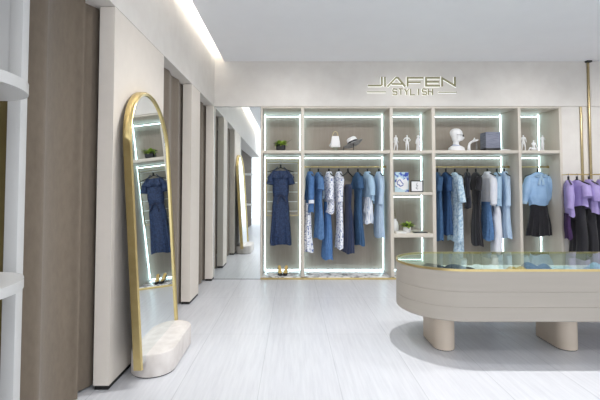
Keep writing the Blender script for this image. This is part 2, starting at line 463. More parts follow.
# ------------------------------------------------------------------ leaning mirror on its stone base
def leaning_mirror():
    y0, y1, zt = 2.79, 3.71, 2.10
    t = thing('standing_mirror', 'arched full-length gold-framed mirror standing on a rounded stone base', 'mirror', (-1.06, 3.25, 0), .016)
    yc = 3.25
    def xf(z): return -.0 - .063*(z-.17)          # lean of the glass plane, relative to -1.06
    def arch(hw, zb, ztop, n=28):
        zc = ztop-hw; p = [(-hw, zb)]
        p += [(-hw*cos(pi*i/n), zc+hw*sin(pi*i/n)) for i in range(n+1)]
        p += [(hw, zb)]; return p
    bm = bmesh.new()
    # frame: section swept round the arch
    o_out = arch(.462, .11, 2.135); o_in = arch(.432, .11, 2.105); o_mid = arch(.450, .11, 2.123)
    def ring(pts, dx): return [Vector((xf(z)+dx, y, z)) for y, z in pts]
    rings = [ring(o_in, -.004), ring(o_in, .010), ring(o_mid, .018), ring(o_out, .008), ring(o_out, -.042), ring(o_in, -.042), ring(o_in, -.004)]
    # transpose so that the section is the ring
    n = len(o_out)
    loft(bm, [[rings[k][i] for k in range(6)] for i in range(n)])
    obj('frame', bm, M_gold, t, 50)
    bm = bmesh.new(); gi = arch(.434, .13, 2.107)
    loft(bm, [ring(gi, .0), ring(gi, -.006)])
    obj('glass', bm, M_mirror, t, 30)
    bm = bmesh.new(); loft(bm, [ring(gi, -.012), ring(gi, -.03)]); obj('backing', bm, M_dark, t, 30)
    bm = bmesh.new()
    ol = [(a, b) for a, b in stadium_y(.008, 3.07-3.25, 3.54-3.25, .162)]
    bm2 = bmesh.new()
    loft(bm2, [[(a*k, (b)*k2, z) for a, b in ol] for z, k, k2 in ((.008,1,1), (.158,1,1), (.165,.97,.985))])
    obj('stone_base', bm2, M_stone, t, 40)
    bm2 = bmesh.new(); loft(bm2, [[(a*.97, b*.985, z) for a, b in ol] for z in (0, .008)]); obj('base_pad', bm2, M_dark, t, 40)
leaning_mirror()

# ------------------------------------------------------------------ shelf tower at the left edge
t = thing('shelf_tower', 'white wall tower with two rounded white shelves at the left edge', 'shelf unit', (-1.335, 1.95, 0))
obj('post', BOX(-.062, .005, -.01, .04, 0, 3.3, bev=.004), M_tower, t)
obj('upper_panel', BOX(-.26, -.062, -.005, .04, 1.80, 3.3), M_tower, t)
obj('back_panel', BOX(-.26, -.062, .02, .04, 0, 1.80), M_olive, t)
for z0, z1 in ((1.745, 1.79), (.945, .985)):
    bm = bmesh.new(); r = .27; cx, cy = .045, -.44
    arc = [(cx + .22*cos(a), cy + .27*sin(a)) for a in [-pi/2 + pi*i/24 for i in range(25)]]
    arc = [(-.26, cy-.27)] + arc + [(.02, -.03)] if False else [(-.26, cy-.27)] + arc + [(-.26, cy+.27)]
    loft(bm, [[(x*k, y, z) for x, y in arc] for z, k in ((z0, 1), (z1, 1))])
    bmesh.ops.bevel(bm, geom=[e for e in bm.edges if abs(e.verts[0].co.z-e.verts[1].co.z) < 1e-6], offset=.008, segments=3, affect='EDGES')
    sh = obj('rounded_shelf', bm, M_tower, t, 40)
    obj('shelf_arm', BOX(-.2, -.12, cy+.2, .02, z0+.012, z1-.012), M_tower, sh)
# (the shelves hang on short arms from the tower)

# ------------------------------------------------------------------ hangers and garments
def make_hanger(metal=False):
    t = thing('clothes_hanger', 'x', 'hanger')
    bm = bmesh.new()
    tube(bm, smooth_path([(-.21,0,-.075), (-.12,0,-.045), (-.03,0,-.012), (0,0,0), (.03,0,-.012), (.12,0,-.045), (.21,0,-.075)], 4), .010, 8, .8)
    obj('arms', bm, M_black, t)
    bm = bmesh.new()
    pts = [(0,0,0), (0,0,.04)] + [(.0+.02*cos(a)-.0, 0, .065+.02*sin(a)) for a in [radians(-90+22*i) for i in range(12)]]
    tube(bm, pts, .0035, 6); obj('hook', bm, M_steel, t)
    bm = bmesh.new(); tube(bm, [(0,0,-.012), (0,0,.046)], .014, 8); obj('hook_collar', bm, M_black, t)
    return t
HANG = [None]
def hanger(x, y, zrail, rz, label, group='black clothes hangers on the rails'):
    """hook rests over the rail; returns the height of the hanger's shoulders"""
    z = zrail + .008 - .082
    if HANG[0] is None:
        HANG[0] = make_hanger(); HANG[0].location = (x,y,z); HANG[0].rotation_euler = (0,0,rz); h = HANG[0]
        h['group'] = group; h['label'] = label
    else:
        h = dup(HANG[0], (x,y,z), rz, label)
    return z

def lerp_prof(prof, t):
    for i in range(len(prof)-1):
        a, b = prof[i], prof[i+1]
        if t <= b[0]:
            u = (t-a[0])/max(1e-6, b[0]-a[0]); u = u*u*(3-2*u)
            return [a[k]+(b[k]-a[k])*u for k in range(1, len(a))]
    return list(prof[-1][1:])

def body_bm(L, prof, folds=9, amp=.12, seed=0, rows=30, n=64, tilt=0, start=.15, cap=False):
    """hanging cloth: rings from neck to hem; prof rows are (t, half width, half depth)"""
    rnd = random.Random(seed); ph = [rnd.uniform(0, 6.28) for _ in range(3)]
    rings = []
    for i in range(rows+1):
        t = (i/rows)**1.25; hw, hd = lerp_prof(prof, t)
        a = amp*max(0, (t-start)/(1-start))
        ring = []
        for j in range(n):
            th = 2*pi*j/n
            c, s = cos(th), sin(th)
            e = .75
            x = math.copysign(abs(c)**e, c)*hw; y = math.copysign(abs(s)**e, s)*hd
            f = 1 + a*.6*sin(folds*th+ph[0]+t*1.2) + a*.4*sin((folds*2+1)*th+ph[1])
            fx = 1 + a*.25*sin(folds*th+ph[0])
            z = -t*L - (.012*sin(3*th+ph[2]) + tilt*c)*t
            if t < .2: z -= 0
            ring.append((x*fx, y*f + .01*t*sin(7*t+ph[2]), z))
        rings.append(ring)
    # inner lining ring so that the cloth has thickness at the hem
    last = [(x*.94, y*.9, z+.015) for x, y, z in rings[-1]]
    rings.append(last); rings.append([(x*.9, y*.8, z+.12) for x, y, z in last])
    bm = bmesh.new(); loft(bm, rings, True, True); return bm

TOP = [(0,.045,.030), (.025,.10,.040), (.06,.178,.045), (.12,.190,.055)]
def P(*rows, L=1.0, sw=1.0):
    """shoulders (metres) then body rows in fraction of length"""
    r = []
    for d, hw, hd in ((0,.045,.03), (.022,.10*sw,.042), (.055,.172*sw,.05), (.09,.185*sw,.058)):
        r.append((d/L, hw, hd))
    for q in rows: r.append(q)
    return r

def sleeve_bm(side, L, ang, r0, r1, fwd=.02, sw=1.0, flat=.7, bell=0, seed=0):
    a = radians(ang); pts = []; rad = []; n = 9
    for i in range(n):
        t = i/(n-1)
        x = .145*sw + .01 + sin(a)*L*t; z = -.062 - cos(a)*L*t
        pts.append((side*x, -fwd*t + .006*sin(5*t+seed), z))
        rr = r0 + (r1-r0)*t + bell*sin(pi*t)
        rad.append(rr*(.55 if i == 0 else 1) * (1+.05*sin(9*t+seed)))
    bm = bmesh.new(); tube(bm, pts, rad, 20, 1.0)
    return bm, pts[-1], rad[-1]

def garment(name, label, cat, group, px, py_top, py_bot, rz, m, prof_rows, Y=RY, zrail=RZ, sw=1.0, sleeve=None, folds=9, amp=.12,
            seed=0, collar=None, cuff=None, belt=None, hang_label=None, hang=True, dx=0, tilt=0, strap=False, ztop=None, yoff=0):
    x = X(px, Y)
    if group in (G2, G4): sw *= .78; rz -= 6 + max(0, math.degrees(math.atan((px-293)/400))-7)
    zt = ztop if ztop is not None else (hanger(x, Y, zrail, radians(rz), hang_label or ('black hanger of the '+' '.join(label.split()[:11]))) - .012 if hang else Z(py_top, Y))
    zb = zw(py_bot, Y); L = zt - zb
    t = thing(name, label, cat, (x+dx, Y+yoff, zt), radians(rz), group)
    prof_rows = [(a, b*(.84 if group in (G2, G4) else 1), c*(.60 if group in (G2, G4) else .9)) for a, b, c in prof_rows]
    pr = P(*prof_rows, L=L, sw=sw) if not strap else [(0,.07,.03),(.04/L,.12,.04)] + list(prof_rows)
    obj('body', body_bm(L, pr, folds, amp, seed, tilt=tilt), m, t, 60)
    if sleeve:
        sl, ang, r0, r1, bell = sleeve
        if group in (G2, G4): r0 *= .74; r1 *= .76; ang *= .55
        for s in (-1, 1):
            bm, e, r = sleeve_bm(s, sl, ang, r0, r1, sw=sw, bell=bell, seed=seed+s)
            so = obj('sleeve', bm, m, t, 60)
            if cuff:
                bm = bmesh.new(); d = Vector((s*sin(radians(ang)), 0, -cos(radians(ang)))); e = Vector(e)
                tube(bm, [e-d*.045, e-d*.02, e+d*.006], [r*1.08, r*1.12, r*1.10], 20); obj('cuff', bm, cuff, so, 60)
    if collar:
        bm = bmesh.new()
        ring = [(.058*cos(a), .036*sin(a)-.0) for a in [2*pi*i/24 for i in range(24)]]
        loft(bm, [[(a*1.25, b*1.5, -.030) for a, b in ring], [(a*1.12, b*1.2, -.004) for a, b in ring], [(a, b, .012) for a, b in ring], [(a*.85, b*.8, -.004) for a, b in ring]])
        obj('collar', bm, collar, t, 60)
    if belt:
        zz, bmx = belt; tt = zz; hw, hd = lerp_prof(pr, tt); bm = bmesh.new()
        ringp = [(math.copysign(abs(cos(a))**.75, cos(a))*hw*1.05, math.copysign(abs(sin(a))**.75, sin(a))*hd*1.14) for a in [2*pi*i/32 for i in range(32)]]
        loft(bm, [[(a, b, -tt*L+.014) for a, b in ringp], [(a, b, -tt*L-.014) for a, b in ringp]])
        obj('belt', bm, bmx, t, 60)
    return t

def skirt(name, label, cat, group, px, zt, py_bot, rz, m, w0, w1, d0=.05, d1=.09, Y=RY, folds=10, amp=.25, seed=0, yoff=0):
    if group in (G2, G4): w0 *= .85; w1 *= .85; d0 *= .75; d1 *= .72; rz -= 6 + max(0, math.degrees(math.atan((px-293)/400))-7)
    zb = zw(py_bot, Y); L = zt-zb; x = X(px, Y)
    t = thing(name, label, cat, (x, Y+yoff, zt), radians(rz), group)
    obj('body', body_bm(L, [(0,w0,d0), (.12,w0*1.05,d0*1.1), (1,w1,d1)], folds, amp, seed, start=.03), m, t, 60)
    bm = bmesh.new()
    rp = [(w0*1.04*math.copysign(abs(cos(a))**.75, cos(a)), d0*1.12*math.copysign(abs(sin(a))**.75, sin(a))) for a in [2*pi*i/32 for i in range(32)]]
    loft(bm, [[(a, b, .004) for a, b in rp], [(a, b, -.035) for a, b in rp]]); obj('waistband', bm, m, t, 60)
    return t

def trousers(name, label, group, px, zt, py_bot, rz, m, w0, w1, Y=RY, seed=0, yoff=0, spread=.0):
    zb = zw(py_bot, Y); L = zt-zb; x = X(px, Y)
    if group in (G2, G4): rz -= 6 + max(0, math.degrees(math.atan((px-293)/400))-7)
    t = thing(name, label, 'trousers', (x, Y+yoff, zt), radians(rz), group)
    bm = body_bm(.24, [(0,w0,.045), (.2,w0*1.04,.05), (1,w0*1.08,.06)], 6, .08, seed); obj('waist', bm, m, t, 60)
    for s in (-1, 1):
        bm = body_bm(L-.17, [(0,w0*.54,.055), (.4,w1*1.02,.06), (1,w1,.065)], 5, .16, seed+s+3, n=40)
        for v in bm.verts: v.co.x += s*(w0*.5 + spread*(-v.co.z)); v.co.z -= .17
        obj('trouser_leg', bm, m, t, 60)
    return t

G2 = 'clothes hanging in the second bay'; G4 = 'clothes hanging in the fourth bay'
DR = [(.30,.165,.07), (.42,.15,.065), (.7,.18,.085), (1,.21,.10)]       # waisted dress
SH = [(.5,.19,.075), (1,.19,.085)]                                       # straight shirt
NR = [(.3,.15,.06), (.6,.15,.06), (1,.17,.075)]
# bay 2, left to right
z_ = hanger
garment('jacket', 'mid blue denim jacket with white turned cuffs, first on its rail', 'jacket', G2, 310, 173, 212, -74, C_denim2, SH, sleeve=(.42,10,.06,.055,0), cuff=C_white, seed=1, collar=C_denim2, amp=.08, yoff=-.03)
skirt('long_skirt', 'white long skirt with blue print under the mid blue jacket', 'skirt', G2, 307.5, 1.14, 251, -72, C_patt, .12, .15, seed=2, yoff=-.02)
garment('dress', 'mid blue short-sleeved dress next to the white-cuffed jacket', 'dress', G2, 318.5, 173, 238, -70, C_denim, [(.28,.17,.07),(.42,.16,.06),(1,.19,.09)], sleeve=(.22,22,.065,.07,0), seed=3, amp=.22)
garment('blouse', 'white blue-flecked blouse hanging above a long blue skirt', 'blouse', G2, 329, 172, 213, -72, C_patt, SH, sleeve=(.36,12,.055,.05,0), cuff=C_patt, seed=4, collar=C_patt)
skirt('long_skirt', 'long mid blue skirt below the white flecked blouse', 'skirt', G2, 327.5, 1.16, 259, -67, C_denim2, .09, .15, seed=5, yoff=.03)
garment('dress', 'long white dress with blue leaf print in the second bay', 'dress', G2, 339, 172, 248, -74, C_patt, NR, sleeve=(.40,8,.055,.05,0), seed=6, collar=C_patt, amp=.16)
garment('dress', 'dark navy sleeveless dress hanging low with a small print', 'dress', G2, 348, 185, 252, -70, C_navy, [(.12,.15,.06),(.32,.12,.05),(.5,.16,.075),(1,.22,.11)], sw=.8, seed=7, hang=False, ztop=1.44, strap=True, amp=.22)
hanger(X(348,RY), RY, RZ, radians(60), 'black clothes hanger carrying the dark navy low-hung dress')
garment('dress', 'teal blue short-sleeved dress in the middle right of the second bay', 'dress', G2, 358, 175, 244.5, -70, C_teal, [(.28,.17,.06),(.4,.15,.06),(1,.20,.09)], sleeve=(.20,20,.06,.065,0), seed=8, belt=(.40,C_teal), amp=.25)
garment('blouse', 'sky blue half-sleeved blouse above striped white trousers', 'blouse', G2, 367.5, 172, 200, -62, C_sky, SH, sleeve=(.30,18,.06,.055,.01), seed=9, collar=C_sky, cuff=C_sky)
trousers('folded_trousers', 'white grey-striped trousers below the sky blue blouse', G2, 367, 1.24, 223, -67, C_stripe, .13, .075, seed=10)
garment('dress', 'pale blue long shirt dress, last on the rail of the second bay', 'dress', G2, 379, 172, 237, -72, C_pale, [(.4,.18,.07),(1,.2,.09)], sleeve=(.44,8,.055,.05,0), seed=11, collar=C_pale, amp=.18)
# bay 4, left to right
garment('dress', 'teal blue dress, first on the rail of the fourth bay', 'dress', G4, 437.5, 172, 239.5, -74, C_teal, DR, sleeve=(.24,14,.06,.06,0), seed=12, amp=.22)
garment('dress', 'deep blue short-sleeved dress beside the pale lace one', 'dress', G4, 446, 172, 234, -68, mat('deep_blue_cloth', (44,78,120), .85, c2=(34,64,102), scale=18, bump=.5), DR, sleeve=(.24,20,.06,.06,0), seed=13, amp=.22)
garment('cardigan', 'pale blue lace cardigan with flared sleeves in the fourth bay', 'cardigan', G4, 455, 171, 241, -58, C_lace, [(.4,.18,.08),(1,.21,.10)], sleeve=(.42,22,.06,.075,0), seed=14, amp=.2)
skirt('long_skirt', 'long pale blue lace skirt hanging out below the lace cardigan', 'skirt', G4, 459, 1.00, 256, -100, C_lace, .14, .17, seed=15, yoff=.03)
garment('top', 'small narrow navy top hanging right of the pale lace cardigan', 'top', G4, 467.5, 173, 208, -86, C_dnavy, NR, sw=.8, sleeve=(.34,5,.045,.04,0), seed=16)
garment('dress', 'black long dress with flared hem, darkest in the fourth bay', 'dress', G4, 476, 172, 245, -70, C_black, [(.3,.16,.06),(.42,.14,.055),(1,.20,.085)], sleeve=(.22,16,.06,.06,0), seed=17, belt=(.42,C_black), amp=.25)
garment('blouse', 'white loose blouse above a mid blue skirt', 'blouse', G4, 487.5, 171, 205, -57, C_white, SH, sleeve=(.44,14,.065,.055,.015), cuff=C_white, collar=C_white, seed=18)
skirt('skirt', 'mid blue skirt below the white loose blouse', 'skirt', G4, 486, 1.16, 239.5, -62, C_denim, .13, .17, seed=19)
garment('blouse', 'pale blue blouse above long white trousers', 'blouse', G4, 497, 173, 206, -78, C_sky, SH, sleeve=(.36,8,.05,.05,0), seed=20)
trousers('trousers', 'long white trousers hanging below the pale blue blouse', G4, 495.5, 1.13, 257, -78, C_white, .12, .08, seed=21)
garment('dress', 'pale blue long shirt dress, last on the rail of the fourth bay', 'dress', G4, 504.5, 172, 237.5, -70, C_pale, [(.4,.18,.07),(1,.2,.09)], sleeve=(.46,9,.055,.05,0), cuff=C_pale, collar=C_pale, seed=22, amp=.18)

def bow(parent, m, z=-.05, y=-.07):
    bm = bmesh.new()
    for s in (-1, 1):
        tube(bm, [(0,y,z), (s*.03,y-.01,z+.018), (s*.07,y-.008,z+.012), (s*.085,y,z-.01), (s*.05,y,z-.022), (0,y,z)], [.008,.016,.02,.018,.014,.008], 10, .5)
        tube(bm, [(0,y,z), (s*.02,y-.012,z-.06), (s*.035,y-.008,z-.15)], [.008,.016,.024], 8, .3)
    box(bm, -.012, .012, y-.02, y, z-.014, z+.014, bev=.004)
    obj('neck_bow', bm, m, parent, 60)
# bay 5: blouse with bow over a black skirt, seen from the front
g = garment('blouse', 'light blue bow-necked blouse alone in the fifth bay above a black skirt', 'blouse', None, 538, 172, 205, 4, mat('light_blue_satin', (162,196,230), .5, c2=(146,182,220), scale=10, bump=.3), [(.3,.19,.08),(.75,.19,.085),(1,.145,.07)], sleeve=(.44,14,.055,.045,.022), cuff=C_sky, seed=23, Y=6.34, amp=.12, sw=.95)
bow(g, C_sky)
skirt('skirt', 'black flared midi skirt below the light blue bow-necked blouse', 'skirt', None, 538, 1.16, 235.5, 4, C_black, .13, .19, .06, .09, Y=6.35, folds=9, amp=.3, seed=24)

# bay 1: navy off-shoulder dress
def navy_dress():
    x, y = X(280.7, 6.36), 6.36
    zt = hanger(x, y, 1.80-.018, 0, 'black clothes hanger carrying the navy lace dress in the first bay')
    t = thing('dress', 'navy lace off-shoulder dress with ruffled neckline alone in the first bay', 'dress', (x, y, zt-.06))
    L = zt-.06 - zw(244.5, y)
    obj('body', body_bm(L, [(0,.105,.05), (.06,.12,.06), (.28,.13,.065), (.34,.115,.055), (.5,.135,.07), (1,.165,.09)], 9, .26, 31, start=.3), C_lace2, t, 60)
    # ruffled collar around the shoulders
    bm = bmesh.new(); n = 72; rings = []
    for zz, k, a in ((.008,.92,.02), (-.03,1.14,.08), (-.09,1.46,.17), (-.11,1.52,.2), (-.09,1.38,.16), (-.03,1.0,.04)):
        rings.append([(.135*k*cos(th)*(1+a*.3*sin(11*th)), .055*k*sin(th)*(1+a*sin(11*th)), zz+.012*sin(11*th)*(k-.8)) for th in [2*pi*j/n for j in range(n)]])
    loft(bm, rings, False, False); obj('ruffle_collar', bm, C_lace2, t, 60)
    for s in (-1, 1):
        bm = bmesh.new(); tube(bm, [(s*.045, 0, .07), (s*.085, -.005, .03), (s*.11, -.01, -.02)], .007, 6); obj('strap', bm, C_lace2, t)
        bm, e, r = sleeve_bm(s, .15, 12, .05, .055, sw=.9); obj('sleeve', bm, C_lace2, t, 60)
    bm = bmesh.new(); rp = [(.124*cos(a), .064*sin(a)) for a in [2*pi*i/32 for i in range(32)]]
    loft(bm, [[(a, b, -.33*L+.018) for a, b in rp], [(a, b, -.33*L-.018) for a, b in rp]])
    tube(bm, [(.0,-.07,-.33*L), (.05,-.085,-.33*L-.03), (.085,-.08,-.33*L-.10)], [.012,.016,.02], 8, .4)
    tube(bm, [(.0,-.07,-.33*L), (-.03,-.085,-.33*L-.04), (-.045,-.08,-.33*L-.14)], [.012,.014,.02], 8, .4)
    obj('tie_belt', bm, C_navy, t, 60)
navy_dress()

# right rack with lilac tops
RY2, RZ2 = 5.96, 1.581
def wall_rail(xa, xb, label):
    t = thing('clothes_rail', label, 'clothes rail', (0,0,0), 0, 'gold rails of the white alcoves')
    bm = bmesh.new(); tube(bm, [(xa, RY2, RZ2), (xb, RY2, RZ2)], .010, 10); obj('rail', bm, M_gold, t)
    for xx in (xa+.01, xb-.01):
        bm = bmesh.new(); tube(bm, [(xx, RY2, RZ2), (xx, D-.0, RZ2)], .007, 8); obj('bracket', bm, M_gold, t)
wall_rail(4.085, 4.425, 'short gold clothes rail in the white alcove right of the wardrobe')
wall_rail(4.49, 6.5, 'gold clothes rail running off the right edge of the photo')
GR = 'lilac outfits on the right-hand rail'
kw = dict(Y=RY2, zrail=RZ2)
garment('blouse', 'lilac blouse, leftmost on the right-hand rail', 'blouse', GR, 568.5, 184, 216, -115, C_lilac, [(.5,.15,.05),(1,.16,.055)], sw=.85, sleeve=(.36,8,.045,.045,.005), seed=41, **kw)
skirt('skirt', 'dark plum skirt below the leftmost lilac blouse', 'skirt', GR, 566.5, 1.0, 238.5, -115, C_plum, .11, .13, .03, .035, Y=RY2, seed=42)
garment('blouse', 'lilac round-necked top turned to the front above black trousers', 'blouse', GR, 577, 183, 206, -82, C_lilac, [(.5,.16,.06),(1,.16,.07)], sleeve=(.20,20,.05,.055,.01), sw=.85, seed=43, **kw)
trousers('trousers', 'black trousers below the front-facing lilac top', GR, 577, 1.14, 256, -86, C_black, .11, .07, Y=RY2, seed=44, spread=.02)
garment('blouse', 'lilac puff-sleeved top, third on the right-hand rail', 'blouse', GR, 589, 180, 213, -97, C_lilac, [(.5,.16,.06),(1,.16,.07)], sleeve=(.26,16,.05,.05,.02), sw=.85, seed=45, collar=C_lilac, **kw)
trousers('trousers', 'black trousers below the third lilac top on the right-hand rail', GR, 588, 1.08, 258, -100, C_black, .12, .075, Y=RY2, seed=46, spread=.02)
garment('blouse', 'pale lilac collared shirt cut by the right edge of the photo', 'blouse', GR, 601, 180, 213, -97, mat('pale_lilac_cloth', (196,186,232), .8, c2=(184,172,222), scale=12, bump=.4), [(.5,.16,.06),(1,.16,.07)], sleeve=(.36,12,.05,.05,.01), sw=.85, seed=47, collar=C_lilac, **kw)
trousers('trousers', 'black trousers below the pale lilac shirt at the right edge', GR, 600.5, 1.08, 256, -62, C_black, .12, .075, Y=RY2, seed=48)

# ------------------------------------------------------------------ shelf displays
ZS = 1.955; YS = 6.34
M_ribbon = mat('cream_wood', (206,190,150), .5, c2=(196,178,138), scale=20)
# handbag
t = thing('handbag', 'small white handbag with a round handle on the top shelf', 'handbag', (X(335.5,YS), YS, ZS))
bm = bmesh.new()
loft(bm, [[(w*x, .035*y*d, z) for x, y in [(math.copysign(abs(cos(a))**.35, cos(a)), math.copysign(abs(sin(a))**.35, sin(a))) for a in [2*pi*i/32 for i in range(32)]]] for z, w, d in ((.075,.074,1), (.08,.078,1.05), (.16,.070,.95), (.24,.056,.8), (.25,.052,.7))])
obj('bag_body', bm, M_fig, t, 50)
bm = bmesh.new(); tube(bm, [(.042*cos(a), 0, .25+.075*sin(a)) for a in [radians(-10+10*i) for i in range(21)]], .006, 8); obj('handle', bm, M_ribbon, t)
bm = bmesh.new(); tube(bm, [(-.06,-.04,.15), (-.085,-.045,.12), (-.095,-.045,.085)], [.008,.014,.02], 8, .4); obj('scarf', bm, C_white, t)
t2 = thing('display_stand', 'clear round display stand under the white handbag', 'stand', (X(335.5,YS), YS, ZS))
M_acry = glass_mat('clear_acrylic')
bm = bmesh.new(); prism(bm, [(.05*cos(a), .03*sin(a)) for a in [2*pi*i/24 for i in range(24)]], 'z', .001, .074); obj('block', bm, M_acry, t2)
# hat
t = thing('sun_hat', 'white hat with a black band tilted on the top shelf', 'hat', (X(353.5,YS), YS, ZS))
inner = bpy.data.objects.new('hat_crown', None)
COL.objects.unlink(inner) if inner.name in COL.objects else None
bpy.data.objects.remove(inner)
Rh = Matrix.Rotation(radians(-28), 4, 'X') @ Matrix.Rotation(radians(-16), 4, 'Y')
Rh = Matrix.Translation((0,0,.135)) @ Matrix.Rotation(radians(-22), 4, 'Y') @ Matrix.Rotation(radians(-14), 4, 'X')
n = 40
def hring(r, z, warp=0): return [Rh @ Vector((r*cos(a), r*.85*sin(a), z + warp*cos(2*a))) for a in [2*pi*i/n for i in range(n)]]
bm = bmesh.new(); loft(bm, [hring(.085,0), hring(.083,.05), hring(.078,.085), hring(.066,.098), hring(.03,.10)]); obj('crown', bm, M_fig, t, 50)
bm = bmesh.new(); loft(bm, [hring(.0875,.006), hring(.0865,.034), hring(.0835,.034), hring(.0845,.006), hring(.0875,.006)], False, False); obj('band', bm, M_black, t, 50)
bm = bmesh.new(); loft(bm, [hring(.08,.004), hring(.155,-.004,.012), hring(.158,-.008,.012), hring(.08,-.006)]); obj('brim', bm, mat('grey_straw', (186,186,190), .7, c2=(130,132,140), scale=30), t, 50)
bm = bmesh.new(); tube(bm, smooth_path([tuple(Rh @ Vector((-.155,0,.01))), (-.155,-.02,.03), (-.15,-.02,.004)], 4), .006, 6); obj('tie_cord', bm, M_black, t)
bm = bmesh.new(); tube(bm, [(0,0,0), (0,0,.15)], .006, 8); prism(bm, [(.045*cos(a), .045*sin(a)) for a in [2*pi*i/20 for i in range(20)]], 'z', 0, .006)
tag(obj('hat_stand', bm, M_black, None, 40, (X(353.5,YS)+.005, YS, ZS)), 'thin black stand holding up the tilted white hat', 'stand')

# figurines
def figurine(px, label, pose='akimbo', h=.25, rz=0, Y=6.30):
    k = h/1.75
    V = [(0,0,.95),(0,0,1.15),(0,0,1.38),(0,0,1.50),(0,-.01,1.62),(0,-.01,1.70)]
    Rr = [(.14,.10),(.11,.09),(.15,.10),.05,.085,.07]
    Ed = [(0,1),(1,2),(2,3),(3,4),(4,5)]
    def chain(root, pts, rr):
        p = root
        for q, r in zip(pts, rr): V.append(q); Rr.append(r); Ed.append((p, len(V)-1)); p = len(V)-1
    if pose == 'akimbo':
        chain(2, [(.19,0,1.40),(.36,.05,1.18),(.17,-.07,1.02)], [.06,.045,.035]); chain(2, [(-.19,0,1.40),(-.36,.05,1.18),(-.17,-.07,1.02)], [.06,.045,.035])
        chain(0, [(.10,0,.85),(.13,0,.48),(.15,0,.06),(.16,-.13,.03)], [.095,.065,.045,.035]); chain(0, [(-.10,0,.85),(-.09,-.03,.48),(-.10,0,.06),(-.11,-.13,.03)], [.095,.065,.045,.035])
    elif pose == 'walk':
        chain(2, [(.18,0,1.40),(.24,.06,1.14),(.26,-.10,.95)], [.06,.045,.035]); chain(2, [(-.18,0,1.40),(-.22,.02,1.14),(-.26,.0,.88)], [.06,.045,.035])
        chain(0, [(.09,0,.85),(.14,-.06,.48),(.16,.02,.06),(.20,-.10,.03)], [.095,.065,.045,.035]); chain(0, [(-.09,0,.85),(-.10,.08,.48),(-.14,.16,.06),(-.14,.05,.03)], [.095,.065,.045,.035])
    elif pose == 'think':
        chain(2, [(.18,0,1.40),(.26,-.08,1.18),(.06,-.18,1.40)], [.06,.045,.035]); chain(2, [(-.18,0,1.40),(-.24,-.06,1.16),(.05,-.16,1.14)], [.06,.045,.035])
        chain(0, [(.09,0,.85),(.09,0,.48),(.10,0,.06),(.11,-.13,.03)], [.10,.07,.05,.04]); chain(0, [(-.09,0,.85),(-.10,0,.48),(-.11,0,.06),(-.12,-.13,.03)], [.10,.07,.05,.04])
    V = [Vector(v)*k for v in V]; Rr = [tuple(a*k for a in r) if isinstance(r, tuple) else r*k for r in Rr]
    o = skin('figurine', [tuple(v) for v in V], Ed, Rr, M_fig, sub=2, loc=(X(px,Y), Y, ZS+.0005), rz=rz)
    if pose in ('akimbo','walk','think'):
        o.location.z = ZS+.001
    return tag(o, label, 'figurine', 'white figurines on the top shelf')
figurine(396.3, 'white standing figurine, left of the three in the narrow middle bay', 'walk', .27, .5)
figurine(407.5, 'white hands-on-hips figurine in the narrow middle bay', 'akimbo', .27, 0)
# robed figurine
def robed(px, label, h=.25, Y=6.30):
    bm = bmesh.new(); rings = []
    for z, w, d in ((0,.030,.028),(.02,.034,.03),(.10,.028,.024),(.15,.031,.022),(.19,.034,.02),(.205,.028,.018),(.215,.012,.012),(.222,.018,.018),(.235,.023,.022),(.25,.019,.019),(.258,.008,.008)):
        rings.append([(w*cos(a)*(1+.08*sin(7*a)*(z<.12)), d*sin(a)*(1+.08*sin(7*a)*(z<.12)), z*h/.258) for a in [2*pi*i/28 for i in range(28)]])
    loft(bm, rings)
    for s in (-1, 1): tube(bm, [(s*.030,0,.18), (s*.040,-.004,.13), (s*.012,-.026,.115)], [.009,.008,.006], 8)
    return tag(obj('figurine', bm, M_fig, None, 60, (X(px,Y), Y, ZS)), label, 'figurine', 'white figurines on the top shelf')
robed(418.8, 'white draped figurine, right of the three in the narrow middle bay', .26)
figurine(524.3, 'white standing figurine at the left of the last bay', 'walk', .27, -.4)
figurine(543.5, 'white standing figurine with folded arms at the right of the last bay', 'think', .27, .2)
def seated(px, Y=6.30):
    k = .27/1.75
    V = [(0,0,.34),(0,.02,.62),(0,0,.86),(0,0,.98),(-.01,-.02,1.10),(-.01,-.02,1.18),
         (.18,0,.86),(.30,.02,.60),(.34,.0,.36),(-.18,0,.86),(-.22,-.14,.66),(-.05,-.22,.56),
         (.12,0,.24),(.48,-.05,.30),(.90,-.06,.06),(-.12,0,.22),(-.40,-.08,.44),(-.60,-.08,.06),(-.70,-.10,.05)]
    E_ = [(0,1),(1,2),(2,3),(3,4),(4,5),(2,6),(6,7),(7,8),(2,9),(9,10),(10,11),(0,12),(12,13),(13,14),(0,15),(15,16),(16,17),(17,18)]
    R_ = [.16,.12,.15,.05,.09,.07,.06,.045,.04,.06,.045,.04,.12,.08,.05,.12,.08,.05,.04]
    o = skin('figurine', [tuple(Vector(v)*k) for v in V], E_, [r*k for r in R_], M_fig, sub=2, loc=(X(px,Y), Y, ZS-.001))
    tag(o, 'white figurine seated on the shelf between two standing ones', 'figurine', 'white figurines on the top shelf')
seated(534.5)

